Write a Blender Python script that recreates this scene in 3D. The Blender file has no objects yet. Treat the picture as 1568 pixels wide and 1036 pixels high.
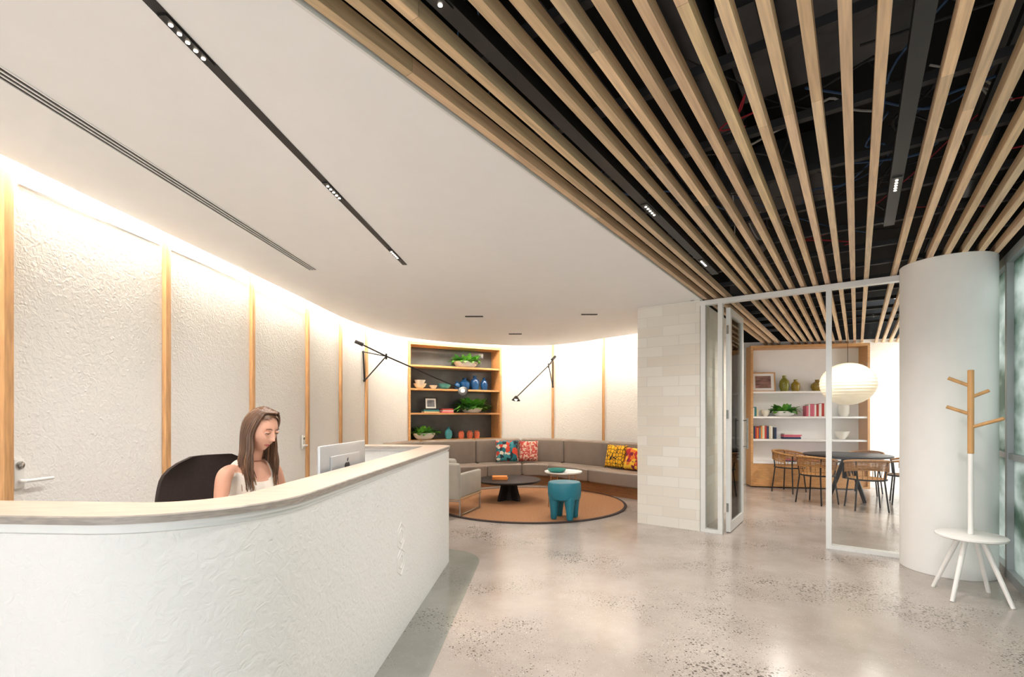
import bpy, bmesh, math, random
from mathutils import Vector, Matrix, Euler
random.seed(7)
R=random.random
def U(a,b): return a+(b-a)*random.random()
scene=bpy.context.scene
# ------------------------------------------------------------ helpers
def C(h):
    h=h.lstrip('#'); o=[]
    for i in (0,2,4):
        c=int(h[i:i+2],16)/255
        o.append(c/12.92 if c<=0.04045 else ((c+0.055)/1.055)**2.4)
    return (*o,1)
def newmat(name):
    m=bpy.data.materials.new(name); m.use_nodes=True
    nt=m.node_tree; b=nt.nodes['Principled BSDF']
    return m,nt,b
def mat(name,hexc,rough=.5,metal=0,var=.08,scale=6,stretch=(1,1,1),bump=0,bscale=60,bdist=.01,emit=0,ecol=None,alpha=None,spec=None,detail=4,attr=None,coat=0):
    m,nt,b=newmat(name); L=nt.links
    col=C(hexc)
    tc=nt.nodes.new('ShaderNodeTexCoord'); mp=nt.nodes.new('ShaderNodeMapping')
    mp.inputs['Scale'].default_value=stretch
    L.new(tc.outputs['Object'],mp.inputs['Vector'])
    nz=nt.nodes.new('ShaderNodeTexNoise'); nz.inputs['Scale'].default_value=scale; nz.inputs['Detail'].default_value=detail
    L.new(mp.outputs[0],nz.inputs['Vector'])
    rp=nt.nodes.new('ShaderNodeValToRGB')
    lo=[max(0,c*(1-var)) for c in col[:3]]+[1]; hi=[min(1,c*(1+var)) for c in col[:3]]+[1]
    rp.color_ramp.elements[0].color=lo; rp.color_ramp.elements[1].color=hi
    rp.color_ramp.elements[0].position=.3; rp.color_ramp.elements[1].position=.7
    L.new(nz.outputs['Fac'],rp.inputs[0])
    out=rp.outputs[0]
    if attr:
        at=nt.nodes.new('ShaderNodeAttribute'); at.attribute_name=attr
        mx=nt.nodes.new('ShaderNodeMix'); mx.data_type='RGBA'; mx.blend_type='MULTIPLY'; mx.inputs[0].default_value=1
        L.new(out,mx.inputs[6]); L.new(at.outputs['Color'],mx.inputs[7]); out=mx.outputs[2]
    L.new(out,b.inputs['Base Color'])
    b.inputs['Roughness'].default_value=rough; b.inputs['Metallic'].default_value=metal
    if spec is not None: b.inputs['Specular IOR Level'].default_value=spec
    if coat: b.inputs['Coat Weight'].default_value=coat
    if bump:
        n2=nt.nodes.new('ShaderNodeTexNoise'); n2.inputs['Scale'].default_value=bscale; n2.inputs['Detail'].default_value=3
        L.new(tc.outputs['Object'],n2.inputs['Vector'])
        bp=nt.nodes.new('ShaderNodeBump'); bp.inputs['Strength'].default_value=bump; bp.inputs['Distance'].default_value=bdist
        L.new(n2.outputs['Fac'],bp.inputs['Height']); L.new(bp.outputs[0],b.inputs['Normal'])
    if emit:
        b.inputs['Emission Color'].default_value=C(ecol) if ecol else col
        b.inputs['Emission Strength'].default_value=emit
    return m
class MB:
    def __init__(s): s.v=[];s.f=[];s.m=[];s.sm=[];s.mats=[];s.c=[];s.M=Matrix();s.col=(1,1,1,1)
    def mi(s,m):
        if m not in s.mats: s.mats.append(m)
        return s.mats.index(m)
    def add(s,vs,fs,m,smooth=False):
        o=len(s.v); s.v+=[s.M@Vector(v) for v in vs]; k=s.mi(m)
        for f in fs: s.f.append([i+o for i in f]); s.m.append(k); s.sm.append(smooth); s.c.append(s.col)
    def bm(s,b,m,smooth=False):
        b.verts.index_update()
        s.add([v.co.copy() for v in b.verts],[[v.index for v in f.verts] for f in b.faces],m,smooth); b.free()
    def box(s,c,size,m,rz=0,bev=0,seg=2,Mx=None,smooth=False):
        b=bmesh.new(); bmesh.ops.create_cube(b,size=1)
        for v in b.verts: v.co=Vector((v.co.x*size[0],v.co.y*size[1],v.co.z*size[2]))
        if bev: bmesh.ops.bevel(b,geom=b.edges[:],offset=bev,segments=seg,affect='EDGES',profile=.5)
        T=Matrix.Translation(c)@(Mx if Mx is not None else Matrix.Rotation(rz,4,'Z'))
        bmesh.ops.transform(b,matrix=T,verts=b.verts); s.bm(b,m,smooth or bev>0)
    def bb(s,x0,x1,y0,y1,z0,z1,m,**k):
        s.box(((x0+x1)/2,(y0+y1)/2,(z0+z1)/2),(abs(x1-x0),abs(y1-y0),abs(z1-z0)),m,**k)
    def lathe(s,prof,c,m,seg=28,Mx=None,smooth=True,sx=1,sy=1):
        T=Matrix.Translation(c)@(Mx if Mx is not None else Matrix())
        vs=[];fs=[]
        for r,z in prof:
            for i in range(seg):
                a=2*math.pi*i/seg; vs.append(T@Vector((r*math.cos(a)*sx,r*math.sin(a)*sy,z)))
        for j in range(len(prof)-1):
            for i in range(seg):
                i2=(i+1)%seg; fs.append([j*seg+i,j*seg+i2,(j+1)*seg+i2,(j+1)*seg+i])
        if prof[0][0]>1e-4: fs.append(list(range(seg))[::-1])
        if prof[-1][0]>1e-4: fs.append([(len(prof)-1)*seg+i for i in range(seg)])
        s.add(vs,fs,m,smooth)
    def cyl(s,c,r,z0,z1,m,seg=32,r2=None,smooth=True):
        r2=r if r2 is None else r2
        e=min(.003,r*.2)
        s.lathe([(r-e,z0),(r,z0+e),(r2,z1-e),(r2-e,z1)],(c[0],c[1],0),m,seg,smooth=smooth)
    def ell(s,c,rad,m,Mx=None,seg=20,rings=12):
        T=Matrix.Translation(c)@(Mx if Mx is not None else Matrix())@Matrix.Diagonal((*rad,1))
        b=bmesh.new(); bmesh.ops.create_uvsphere(b,u_segments=seg,v_segments=rings,radius=1)
        bmesh.ops.transform(b,matrix=T,verts=b.verts); s.bm(b,m,True)
    def tube(s,pts,r,m,seg=8,cap=True,closed=False):
        pts=[Vector(p) for p in pts]; n=len(pts)
        rs=r if isinstance(r,(list,tuple)) else [r]*n
        vs=[];fs=[]; up=None
        for i,p in enumerate(pts):
            if closed: t=pts[(i+1)%n]-pts[i-1]
            else: t=pts[min(i+1,n-1)]-pts[max(i-1,0)]
            t.normalize()
            if up is None:
                up=Vector((0,0,1)) if abs(t.z)<.9 else Vector((1,0,0))
            x=up-t*up.dot(t)
            if x.length<1e-5: x=t.orthogonal()
            x.normalize(); up=x; y=t.cross(x)
            for k in range(seg):
                a=2*math.pi*k/seg; vs.append(p+(x*math.cos(a)+y*math.sin(a))*rs[i])
        rng=n if closed else n-1
        for j in range(rng):
            j2=(j+1)%n
            for i in range(seg):
                i2=(i+1)%seg; fs.append([j*seg+i,j*seg+i2,j2*seg+i2,j2*seg+i])
        if cap and not closed:
            fs.append(list(range(seg))[::-1]); fs.append([(n-1)*seg+i for i in range(seg)])
        s.add(vs,fs,m,True)
    def prism(s,poly,z0,z1,m,smooth=False):
        n=len(poly)
        vs=[(p[0],p[1],z0) for p in poly]+[(p[0],p[1],z1) for p in poly]
        fs=[list(range(n))[::-1],[n+i for i in range(n)]]+[[i,(i+1)%n,n+(i+1)%n,n+i] for i in range(n)]
        s.add(vs,fs,m,smooth)
    def band(s,A,B,z0,z1,m,smooth=True):
        n=len(A)
        vs=[(p[0],p[1],z) for z in (z0,z1) for P in (A,B) for p in P]
        a0,b0,a1,b1=0,n,2*n,3*n; fs=[]
        for i in range(n-1):
            fs+= [[a0+i,b0+i,b0+i+1,a0+i+1],[a1+i,a1+i+1,b1+i+1,b1+i],[a0+i,a0+i+1,a1+i+1,a1+i],[b0+i+1,b0+i,b1+i,b1+i+1]]
        fs+=[[a0,a1,b1,b0],[a0+n-1,b0+n-1,b1+n-1,a1+n-1]]
        s.add(vs,fs,m,False)
    def finish(s,name,rot=0,origin=None,auto=True,parent=None):
        me=bpy.data.meshes.new(name)
        o=Vector(origin) if origin is not None else Vector((0,0,0))
        me.from_pydata([v-o for v in s.v],[],s.f)
        for m in s.mats: me.materials.append(m)
        me.polygons.foreach_set('material_index',s.m); me.polygons.foreach_set('use_smooth',s.sm)
        ca=me.color_attributes.new('tone','FLOAT_COLOR','CORNER')
        data=[]
        for p,c in zip(me.polygons,s.c): data+=list(c)*p.loop_total
        ca.data.foreach_set('color',data)
        b=bmesh.new(); b.from_mesh(me); bmesh.ops.recalc_face_normals(b,faces=b.faces); b.to_mesh(me); b.free()
        ob=bpy.data.objects.new(name,me); scene.collection.objects.link(ob)
        ob.location=Matrix.Rotation(rot,3,'Z')@o; ob.rotation_euler.z=rot
        if auto:
            try: me.set_sharp_from_angle(angle=math.radians(42))
            except Exception: pass
        if parent: ob.parent=parent
        return ob
def catmull(P,n=8):
    P=[Vector(p) for p in P]; out=[]
    Q=[2*P[0]-P[1]]+P+[2*P[-1]-P[-2]]
    for i in range(1,len(Q)-2):
        p0,p1,p2,p3=Q[i-1:i+3]
        for k in range(n):
            t=k/n
            out.append(.5*((2*p1)+(p2-p0)*t+(2*p0-5*p1+4*p2-p3)*t*t+(3*p1-p0-3*p2+p3)*t**3))
    out.append(P[-1]); return out
def offs(P,d):
    out=[]
    for i in range(len(P)):
        t=(P[min(i+1,len(P)-1)]-P[max(i-1,0)]).normalized()
        out.append(Vector((P[i].x+t.y*d,P[i].y-t.x*d)))
    return out
def resample(P,step):
    L=[0]
    for i in range(1,len(P)): L.append(L[-1]+(P[i]-P[i-1]).length)
    n=max(2,int(round(L[-1]/step))); out=[];j=0
    for k in range(n+1):
        l=L[-1]*k/n
        while j<len(P)-2 and L[j+1]<l: j+=1
        t=(l-L[j])/max(1e-9,L[j+1]-L[j]); out.append(P[j].lerp(P[j+1],min(1,t)))
    return out
PHI=math.atan2(.8140,.5808)
S=Vector((.5808,.8140)); Pp=Vector((.8140,-.5808))
def ab(a,b): return S*a+Pp*b
HC=2.77
# ------------------------------------------------------------ materials
m_ceil=mat('ceiling_paint','#F6F6F6',.7,var=.01,bump=.02,bscale=200)
m_plain=mat('white_paint','#F1F0EE',.6,var=.015,bump=.03,bscale=150)
def plaster(name,hexc,strength=.5,dist=.012,vs_=17,ns=24):
    m,nt,b=newmat(name); L=nt.links
    tc=nt.nodes.new('ShaderNodeTexCoord')
    n0=nt.nodes.new('ShaderNodeTexNoise'); n0.inputs['Scale'].default_value=2.2; n0.inputs['Detail'].default_value=6
    cr=nt.nodes.new('ShaderNodeValToRGB'); c=C(hexc); cr.color_ramp.elements[0].color=[x*.95 for x in c[:3]]+[1]; cr.color_ramp.elements[1].color=c
    L.new(tc.outputs['Object'],n0.inputs['Vector']); L.new(n0.outputs['Fac'],cr.inputs[0]); L.new(cr.outputs[0],b.inputs['Base Color'])
    b.inputs['Roughness'].default_value=.62
    n1=nt.nodes.new('ShaderNodeTexNoise'); n1.inputs['Scale'].default_value=ns; n1.inputs['Detail'].default_value=7; n1.inputs['Distortion'].default_value=1.2
    n2=nt.nodes.new('ShaderNodeTexVoronoi'); n2.feature='F1'; n2.inputs['Scale'].default_value=vs_; n2.inputs['Randomness'].default_value=1
    mr=nt.nodes.new('ShaderNodeMapRange'); mr.inputs[1].default_value=.0; mr.inputs[2].default_value=.20; mr.inputs[3].default_value=1; mr.inputs[4].default_value=0
    for n in (n1,n2): L.new(tc.outputs['Object'],n.inputs['Vector'])
    L.new(n2.outputs['Distance'],mr.inputs[0])
    mm=nt.nodes.new('ShaderNodeMath'); mm.operation='MULTIPLY_ADD'; mm.inputs[1].default_value=.45
    L.new(mr.outputs[0],mm.inputs[0]); L.new(n1.outputs['Fac'],mm.inputs[2])
    bp=nt.nodes.new('ShaderNodeBump'); bp.inputs['Strength'].default_value=strength; bp.inputs['Distance'].default_value=dist
    L.new(mm.outputs[0],bp.inputs['Height']); L.new(bp.outputs[0],b.inputs['Normal'])
    return m
m_wall=plaster('textured_plaster','#F4F3F1',.65,.011,20,30)
m_desk=plaster('textured_desk_plaster','#F2F2F1',.55,.010,12,26)
m_oak=mat('oak_batten','#CB9C6B',.5,var=.18,scale=9,stretch=(6,6,.6),bump=.05)
m_oakh=mat('oak_shelf','#CF9C66',.5,var=.18,scale=9,stretch=(1,3,8),bump=.05)
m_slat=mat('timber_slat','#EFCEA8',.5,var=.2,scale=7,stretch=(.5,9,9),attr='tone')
m_black=mat('black_metal','#141313',.45,var=.1)
m_dark=mat('plenum_black','#070708',.9,var=.3)
m_rail=mat('plenum_rail','#2A2A2D',.6,var=.3)
m_led=mat('led_emitter','#FFF4E0',.5,emit=9,ecol='#FFF0DA')
m_cove=mat('cove_led','#FFF4E0',.5,emit=44,ecol='#FFEFDA')
m_alu=mat('white_aluminium','#E4E4E2',.35,metal=.1,var=.02)
m_gfr=mat('grey_aluminium','#9A9FA0',.4,metal=.3,var=.04)
m_steel=mat('steel','#B9B9B9',.25,metal=1,var=.04)
m_leather=mat('taupe_leather','#857970',.42,var=.08,scale=4,bump=.08,bscale=120)
m_base=mat('walnut_base','#8A5B35',.5,var=.2,stretch=(1,1,8))
m_rug=mat('coir_rug','#A0734F',.95,var=.2,scale=60,bump=.5,bscale=150)
m_rugb=mat('rug_binding','#3A2E2C',.9,var=.2,scale=60)
m_teal=mat('teal_plastic','#1A7286',.4,var=.04)
m_wht=mat('white_gloss','#F4F2EF',.3,var=.02)
m_gleaf=mat('leaf_green','#62A038',.45,var=.4,scale=14)
m_gleaf2=mat('leaf_dark','#3A7A2E',.45,var=.4,scale=14)
m_dkwood=mat('dark_table','#2B2626',.4,var=.15,stretch=(1,8,1),spec=.15)
m_led.cycles.emission_sampling='NONE'
def concrete(name,c1,c2,dark,light='#E6DED4'):
    m,nt,b=newmat(name); L=nt.links
    tc=nt.nodes.new('ShaderNodeTexCoord')
    n1=nt.nodes.new('ShaderNodeTexNoise'); n1.inputs['Scale'].default_value=1.1; n1.inputs['Detail'].default_value=9; n1.inputs['Roughness'].default_value=.65
    r1=nt.nodes.new('ShaderNodeValToRGB'); r1.color_ramp.elements[0].color=C(c1); r1.color_ramp.elements[1].color=C(c2)
    r1.color_ramp.elements[0].position=.35; r1.color_ramp.elements[1].position=.65
    n2=nt.nodes.new('ShaderNodeTexNoise'); n2.inputs['Scale'].default_value=1.2; n2.inputs['Detail'].default_value=6; n2.inputs['Roughness'].default_value=.6
    for n in (n1,n2): L.new(tc.outputs['Object'],n.inputs['Vector'])
    L.new(n1.outputs['Fac'],r1.inputs[0]); col=r1.outputs[0]
    for sc,frac,lo,hi,stren,dk in ((42,.5,.04,.42,.85,dark),(90,.55,.14,.46,.6,dark),(66,.25,.18,.38,.4,light)):
        v=nt.nodes.new('ShaderNodeTexVoronoi'); v.inputs['Scale'].default_value=sc; v.inputs['Randomness'].default_value=1; L.new(tc.outputs['Object'],v.inputs['Vector'])
        mr=nt.nodes.new('ShaderNodeMapRange'); mr.inputs[1].default_value=.45; mr.inputs[2].default_value=.64; mr.inputs[3].default_value=lo; mr.inputs[4].default_value=hi
        L.new(n2.outputs['Fac'],mr.inputs[0])
        lt=nt.nodes.new('ShaderNodeMath'); lt.operation='LESS_THAN'; L.new(v.outputs['Distance'],lt.inputs[0]); L.new(mr.outputs[0],lt.inputs[1])
        sp=nt.nodes.new('ShaderNodeSeparateColor'); L.new(v.outputs['Color'],sp.inputs[0])
        g_=nt.nodes.new('ShaderNodeMath'); g_.operation='LESS_THAN'; g_.inputs[1].default_value=frac; L.new(sp.outputs[0],g_.inputs[0])
        mu=nt.nodes.new('ShaderNodeMath'); mu.operation='MULTIPLY'; L.new(lt.outputs[0],mu.inputs[0]); L.new(g_.outputs[0],mu.inputs[1])
        mu2=nt.nodes.new('ShaderNodeMath'); mu2.operation='MULTIPLY'; mu2.inputs[1].default_value=stren; L.new(mu.outputs[0],mu2.inputs[0])
        mx=nt.nodes.new('ShaderNodeMix'); mx.data_type='RGBA'; L.new(mu2.outputs[0],mx.inputs[0]); L.new(col,mx.inputs[6]); mx.inputs[7].default_value=C(dk); col=mx.outputs[2]
    L.new(col,b.inputs['Base Color'])
    r2=nt.nodes.new('ShaderNodeMapRange'); r2.inputs[1].default_value=.3; r2.inputs[2].default_value=.7; r2.inputs[3].default_value=.15; r2.inputs[4].default_value=.22
    L.new(n1.outputs['Fac'],r2.inputs[0]); L.new(r2.outputs[0],b.inputs['Roughness'])
    return m
m_floor=concrete('polished_concrete','#9E948D','#B7ADA6','#453D38')
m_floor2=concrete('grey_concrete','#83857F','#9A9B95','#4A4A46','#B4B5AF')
def blocks(name,col,mort):
    m,nt,b=newmat(name); L=nt.links
    tc=nt.nodes.new('ShaderNodeTexCoord'); sx=nt.nodes.new('ShaderNodeSeparateXYZ'); cx=nt.nodes.new('ShaderNodeCombineXYZ')
    ad=nt.nodes.new('ShaderNodeMath'); L.new(tc.outputs['Object'],sx.inputs[0]); L.new(sx.outputs[0],ad.inputs[0]); L.new(sx.outputs[1],ad.inputs[1])
    L.new(ad.outputs[0],cx.inputs[0]); L.new(sx.outputs[2],cx.inputs[1])
    br=nt.nodes.new('ShaderNodeTexBrick'); br.inputs['Scale'].default_value=1; br.inputs['Brick Width'].default_value=.40; br.inputs['Row Height'].default_value=.125
    br.inputs['Mortar Size'].default_value=.005; br.inputs['Mortar Smooth'].default_value=.5
    br.inputs['Color1'].default_value=C(col); br.inputs['Color2'].default_value=C('#E0D8CB'); br.inputs['Mortar'].default_value=C(mort)
    L.new(cx.outputs[0],br.inputs['Vector']); L.new(br.outputs['Color'],b.inputs['Base Color'])
    n=nt.nodes.new('ShaderNodeTexNoise'); n.inputs['Scale'].default_value=60; L.new(tc.outputs['Object'],n.inputs['Vector'])
    su=nt.nodes.new('ShaderNodeMath'); su.operation='MULTIPLY_ADD'; su.inputs[1].default_value=-1.2; L.new(br.outputs['Fac'],su.inputs[0]); L.new(n.outputs['Fac'],su.inputs[2])
    bp=nt.nodes.new('ShaderNodeBump'); bp.inputs['Strength'].default_value=.2; bp.inputs['Distance'].default_value=.006
    L.new(su.outputs[0],bp.inputs['Height']); L.new(bp.outputs[0],b.inputs['Normal']); b.inputs['Roughness'].default_value=.7
    return m
m_block=blocks('painted_blockwork','#EAE6DE','#DAD6CF')
def glass(name,tint):
    m=bpy.data.materials.new(name); m.use_nodes=True; nt=m.node_tree; nt.nodes.clear(); L=nt.links
    o=nt.nodes.new('ShaderNodeOutputMaterial'); t=nt.nodes.new('ShaderNodeBsdfTransparent'); t.inputs[0].default_value=tint
    g=nt.nodes.new('ShaderNodeBsdfGlossy'); g.inputs['Roughness'].default_value=.02
    fr=nt.nodes.new('ShaderNodeFresnel'); fr.inputs[0].default_value=1.16
    mx=nt.nodes.new('ShaderNodeMixShader'); L.new(fr.outputs[0],mx.inputs[0]); L.new(t.outputs[0],mx.inputs[1]); L.new(g.outputs[0],mx.inputs[2]); L.new(mx.outputs[0],o.inputs[0])
    return m
m_glass=glass('clear_glass',(.97,.985,.98,1))
m_reed=bpy.data.materials.new('reeded_glass'); m_reed.use_nodes=True
nt=m_reed.node_tree; nt.nodes.clear(); L=nt.links
o=nt.nodes.new('ShaderNodeOutputMaterial'); t=nt.nodes.new('ShaderNodeBsdfTransparent'); t.inputs[0].default_value=(.18,.19,.185,1)
tl=nt.nodes.new('ShaderNodeBsdfTranslucent'); tc=nt.nodes.new('ShaderNodeTexCoord'); nz=nt.nodes.new('ShaderNodeTexNoise'); nz.inputs['Scale'].default_value=1.6; nz.inputs['Detail'].default_value=3
mp=nt.nodes.new('ShaderNodeMapping'); mp.inputs['Scale'].default_value=(1,1,2.2); L.new(tc.outputs['Object'],mp.inputs[0]); L.new(mp.outputs[0],nz.inputs['Vector'])
rp=nt.nodes.new('ShaderNodeValToRGB'); rp.color_ramp.elements[0].color=(.11,.16,.12,1); rp.color_ramp.elements[1].color=(.50,.53,.50,1); rp.color_ramp.elements[0].position=.35; rp.color_ramp.elements[1].position=.62
L.new(nz.outputs['Fac'],rp.inputs[0]); L.new(rp.outputs[0],tl.inputs[0])
mx=nt.nodes.new('ShaderNodeMixShader'); mx.inputs[0].default_value=.7; L.new(t.outputs[0],mx.inputs[1]); L.new(tl.outputs[0],mx.inputs[2])
gl=nt.nodes.new('ShaderNodeBsdfGlossy'); gl.inputs['Roughness'].default_value=.12; m2=nt.nodes.new('ShaderNodeMixShader'); m2.inputs[0].default_value=.08
L.new(mx.outputs[0],m2.inputs[1]); L.new(gl.outputs[0],m2.inputs[2]); L.new(m2.outputs[0],o.inputs[0])
m_top=mat('travertine_counter','#D2BEAD',.35,var=.12,scale=5,stretch=(1.2,6,10),detail=8)
m_tope=mat('counter_edge','#A59C94',.4,var=.22,scale=7,stretch=(3,3,22),detail=8)
# ------------------------------------------------------------ camera
cd=bpy.data.cameras.new('camera'); cam=bpy.data.objects.new('camera',cd); scene.collection.objects.link(cam)
cd.sensor_width=36; cd.lens=17.0; cd.shift_y=116/1568; cam.location=(0,0,1.4); cam.rotation_euler=(math.pi/2,0,0); cd.clip_start=.05
scene.camera=cam
# ------------------------------------------------------------ room shell
mb=MB(); mb.bb(-4.2,10,-3.6,12,-.1,0,m_floor); mb.finish('floor')
W=[(-3.10,-1.75),(-3.02,-.5),(-2.83,2.69),(-2.743,3.816),(-2.664,4.929),(-2.589,6.083),(-2.532,7.10),(-2.43,8.02),(-2.27,8.70),(-1.99,9.27)]
W2=[(-.235,10.23),(.33,10.33),(.87,10.23),(1.37,9.86),(1.78,9.35),(2.30,8.75),(2.75,8.2),(3.1,7.8)]
wl=catmull(W,8); wr=catmull(W2,8)
def wallband(path,name,m,z0=0,z1=3.0,th=.1):
    mb=MB(); mb.band(path,offs(path,-th),z0,z1,m); ob=mb.finish(name)
    for p in ob.data.polygons: p.use_smooth=True
    ob.data.set_sharp_from_angle(angle=math.radians(40))
    return ob
wallband(wl,'wall_left',m_wall); wallband(wr,'wall_lounge',m_wall)
E=[(-2.96,-1.6),(-2.87,-.5),(-2.695,2.56),(-2.612,3.634),(-2.537,4.694),(-2.466,5.793),(-2.411,6.759),(-2.29,7.566),(-2.12,8.2),(-1.862,8.665),(-1.1,9.25),(-.22,9.564),(.3,9.66),(.814,9.564),(1.3,9.17),(1.665,8.74),(2.145,8.2),(2.62,7.75)]
ce=catmull(E,6)
poly=[(p.x,p.y) for p in ce]+[(2.95,7.6)]
q1=ab(6.1,-1.515); q2=ab(-2.95,-1.515); poly+=[(q1.x,q1.y),(q2.x,q2.y)]
mb=MB(); mb.prism(poly,HC,HC+.03,m_ceil); mb.finish('ceiling')
mb=MB(); mb.bb(-2.95,6.02,1.502,1.514,HC-.012,HC+.05,m_alu); mb.finish('trim_3',rot=PHI)
mb=MB(); lp=[(p.x,p.y) for p in offs(wl,-.05)]+[(p.x,p.y) for p in offs(wr,-.05)]
q1=ab(7.0,-1.75); q2=ab(-2.4,-1.75); lp+=[(q1.x,q1.y),(q2.x,q2.y)]
mb.prism(lp,3.0,3.04,m_ceil); mb.finish('ceiling_cove_lid')
mb=MB(); strip=catmull([(p.x,p.y) for p in offs([Vector(x) for x in E],-.03)],4)
mb.band(strip,offs(strip,-.035),2.965,2.985,m_cove); mb.finish('cove_led_strip')
def batten(mb,p,t,w=.05,d=.035,z1=2.99):
    ang=math.atan2(t.y,t.x); n=Vector((t.y,-t.x)); c=Vector(p)+n*(d/2+.001)
    mb.box((c.x,c.y,z1/2),(w,d,z1),m_oak,rz=ang,bev=.003)
def tang(path,p):
    i=min(range(len(path)),key=lambda k:(path[k]-Vector(p)).length)
    return (path[min(i+1,len(path)-1)]-path[max(i-1,0)]).normalized()
mb=MB()
for p in [(-2.91,1.55),(-2.83,2.69),(-2.743,3.816),(-2.664,4.929),(-2.589,6.083),(-2.532,7.10),(-2.43,8.02)]: batten(mb,p,tang(wl,p))
for p in [(.87,10.23),(1.78,9.35)]: batten(mb,p,tang(wr,p),w=.045)
mb.finish('trim_1')
mb=MB()
for (y0,y1) in ((1.62,2.64),(2.76,3.77),(3.87,4.88),(4.98,6.03)):
    x=lambda y:-2.83+.0775*(y-2.69)
    mb.box(((x(y0)+x(y1))/2+.005,(y0+y1)/2,2.72),(.010,(y1-y0),.010),m_plain,rz=-.075)
mb.finish('trim_2')
def lever(name,y,dirn):
    mb=MB(); x=-2.83+.0775*(y-2.69)
    mb.box((x+.008,y,1.06),(.014,.055,.17),m_alu,rz=-.07,bev=.004)
    mb.tube([(x+.012,y,1.02),(x+.06,y,1.02),(x+.065,y+.02*dirn,1.02),(x+.07,y+.14*dirn,1.02)],.010,m_alu,10)
    Mx=Matrix.Rotation(math.pi/2,4,'Y'); mb.lathe([(.022,0),(.022,.012),(.012,.016)],(x+.012,y,1.11),m_steel,16,Mx)
    mb.finish(name)
lever('door_handle',2.76,1); lever('door_handle',5.95,-1)
mb=MB(); mb.bb(6.02,8.0,1.53,2.306,0,2.768,m_block); mb.bb(8.0,10.75,2.1,2.306,0,3.2,m_block); mb.finish('wall_block',rot=PHI)
bwL=Vector((3.4,9.97)); bwR=Vector((8.2,9.01)); bd=(bwR-bwL); bang=math.atan2(bd.y,bd.x)
mb=MB(); mb.bb(0,bd.length,0,.12,0,2.84,m_block); mb.bb(0,bd.length,.02,.14,2.84,3.6,m_dark)
ob=mb.finish('wall_back',rot=bang); ob.location=(bwL.x,bwL.y,0)
mb=MB(); mb.cyl((5.857,-.662),.336,0,2.768,m_plain,seg=72); mb.finish('column',rot=PHI)
mb=MB()
y=-1.04
for a in [-3.6+1.18*i for i in range(10)]: mb.bb(a-.03,a+.03,y-.1,y,0,2.77,m_gfr)
mb.bb(-3.63,7.05,y-.1,y,0,.08,m_gfr); mb.bb(-3.63,7.05,y-.1,y,2.69,2.77,m_gfr); mb.bb(-3.63,7.05,y-.09,y-.01,1.02,1.07,m_gfr)
mb.bb(-3.6,7.05,y-.056,y-.044,.08,2.69,m_reed)
mb.finish('window_1',rot=PHI)
mb=MB(); mb.bb(7.052,10.7,y-.1,y,0,2.77,m_block); mb.finish('light_block_wall',rot=PHI)  # unseen wall added in place of glazing to cut window light on the meeting room
# ------------------------------------------------------------ slat ceiling
mb=MB(); pitch=.1105; b=-1.47
while b<1.03:
    skip = abs(b+1.138)<.04 or abs(b-.19)<.04
    aend=(10.70+.418*b)/.930
    a0=max(-3.7,(-2.93-.814*b)/.5808); first=True
    if not skip:
        while a0<aend:
            a1=min(a0+U(.3,2.0) if first else a0+U(1.5,2.6),aend); first=False
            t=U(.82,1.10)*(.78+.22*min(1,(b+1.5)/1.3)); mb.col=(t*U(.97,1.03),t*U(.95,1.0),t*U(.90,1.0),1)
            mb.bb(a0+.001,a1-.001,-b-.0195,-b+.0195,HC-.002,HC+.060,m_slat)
            a0=a1
    b+=pitch
mb.col=(1,1,1,1)
mb.finish('slat_ceiling',rot=PHI,auto=False)
mb=MB()
mb.bb(-3.9,11.4,-1.16,1.62,3.55,3.6,m_dark)
mb.bb(-2.5,6.0,1.56,1.60,HC+.03,3.55,m_dark); mb.bb(6.0,8.05,1.60,1.64,2.77,3.55,m_dark)
mb.bb(8.05,11.2,2.32,2.36,2.77,3.55,m_dark); mb.bb(8.05,11.4,1.5,2.4,3.5,3.55,m_dark)
mb.bb(-3.9,11.4,-1.16,-1.06,2.772,3.55,m_dark); mb.bb(-3.94,-3.9,-1.16,1.6,2.77,3.55,m_dark)
mb.finish('ceiling_plenum',rot=PHI)
mb=MB()
a=-3.4
while a<10.2:
    mb.bb(a-.02,a+.02,-1.05,min(1.52,(2.9+.5808*a)/.814) if a<0 else 1.52,HC+.09,HC+.13,m_rail); a+=.62
for bb_ in (-1.0,-.3,.55): mb.bb(-2.0,10.2,-bb_-.02,-bb_+.02,HC+.2,HC+.24,m_rail)
m_duct=mat('duct_grey','#4C4C50',.4,metal=.4,var=.2); m_red=mat('red_cable','#C03040',.5); m_blu=mat('blue_cable','#3E5F88',.5); m_wc=mat('white_cable','#BDBDB9',.5)
mb.tube([(.2,.6,3.3),(3.5,.7,3.32),(6,.9,3.3)],.11,m_duct,14)
mb.tube([(1.0,-.7,3.25),(3.0,-.6,3.27),(5.5,-.75,3.3)],.09,m_duct,14)
mb.bb(2.2,2.9,-.2,.5,3.1,3.5,m_duct); mb.bb(.8,1.2,-.9,-.4,3.05,3.4,m_duct); mb.bb(4.0,4.6,.2,.9,3.1,3.4,m_duct)
for i in range(60):
    x=U(-.2,5.5); y=U(-1.0,1.4); z=U(2.93,3.15); pts=[(x,y,z)]
    dx=U(-.35,.35); dy=U(-.35,.35)
    for j in range(5):
        x+=dx+U(-.18,.18); y=max(-1.0,min(1.5,y+dy+U(-.18,.18))); z=max(2.92,min(3.25,z+U(-.12,.1))); pts.append((x,y,z))
    pts=[tuple(p) for p in catmull(pts,5)]
    mb.tube(pts,U(.003,.007),random.choice([m_red,m_blu,m_wc,m_duct,m_rail,m_rail]),6)
mb.finish('ceiling_services',rot=PHI)
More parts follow.
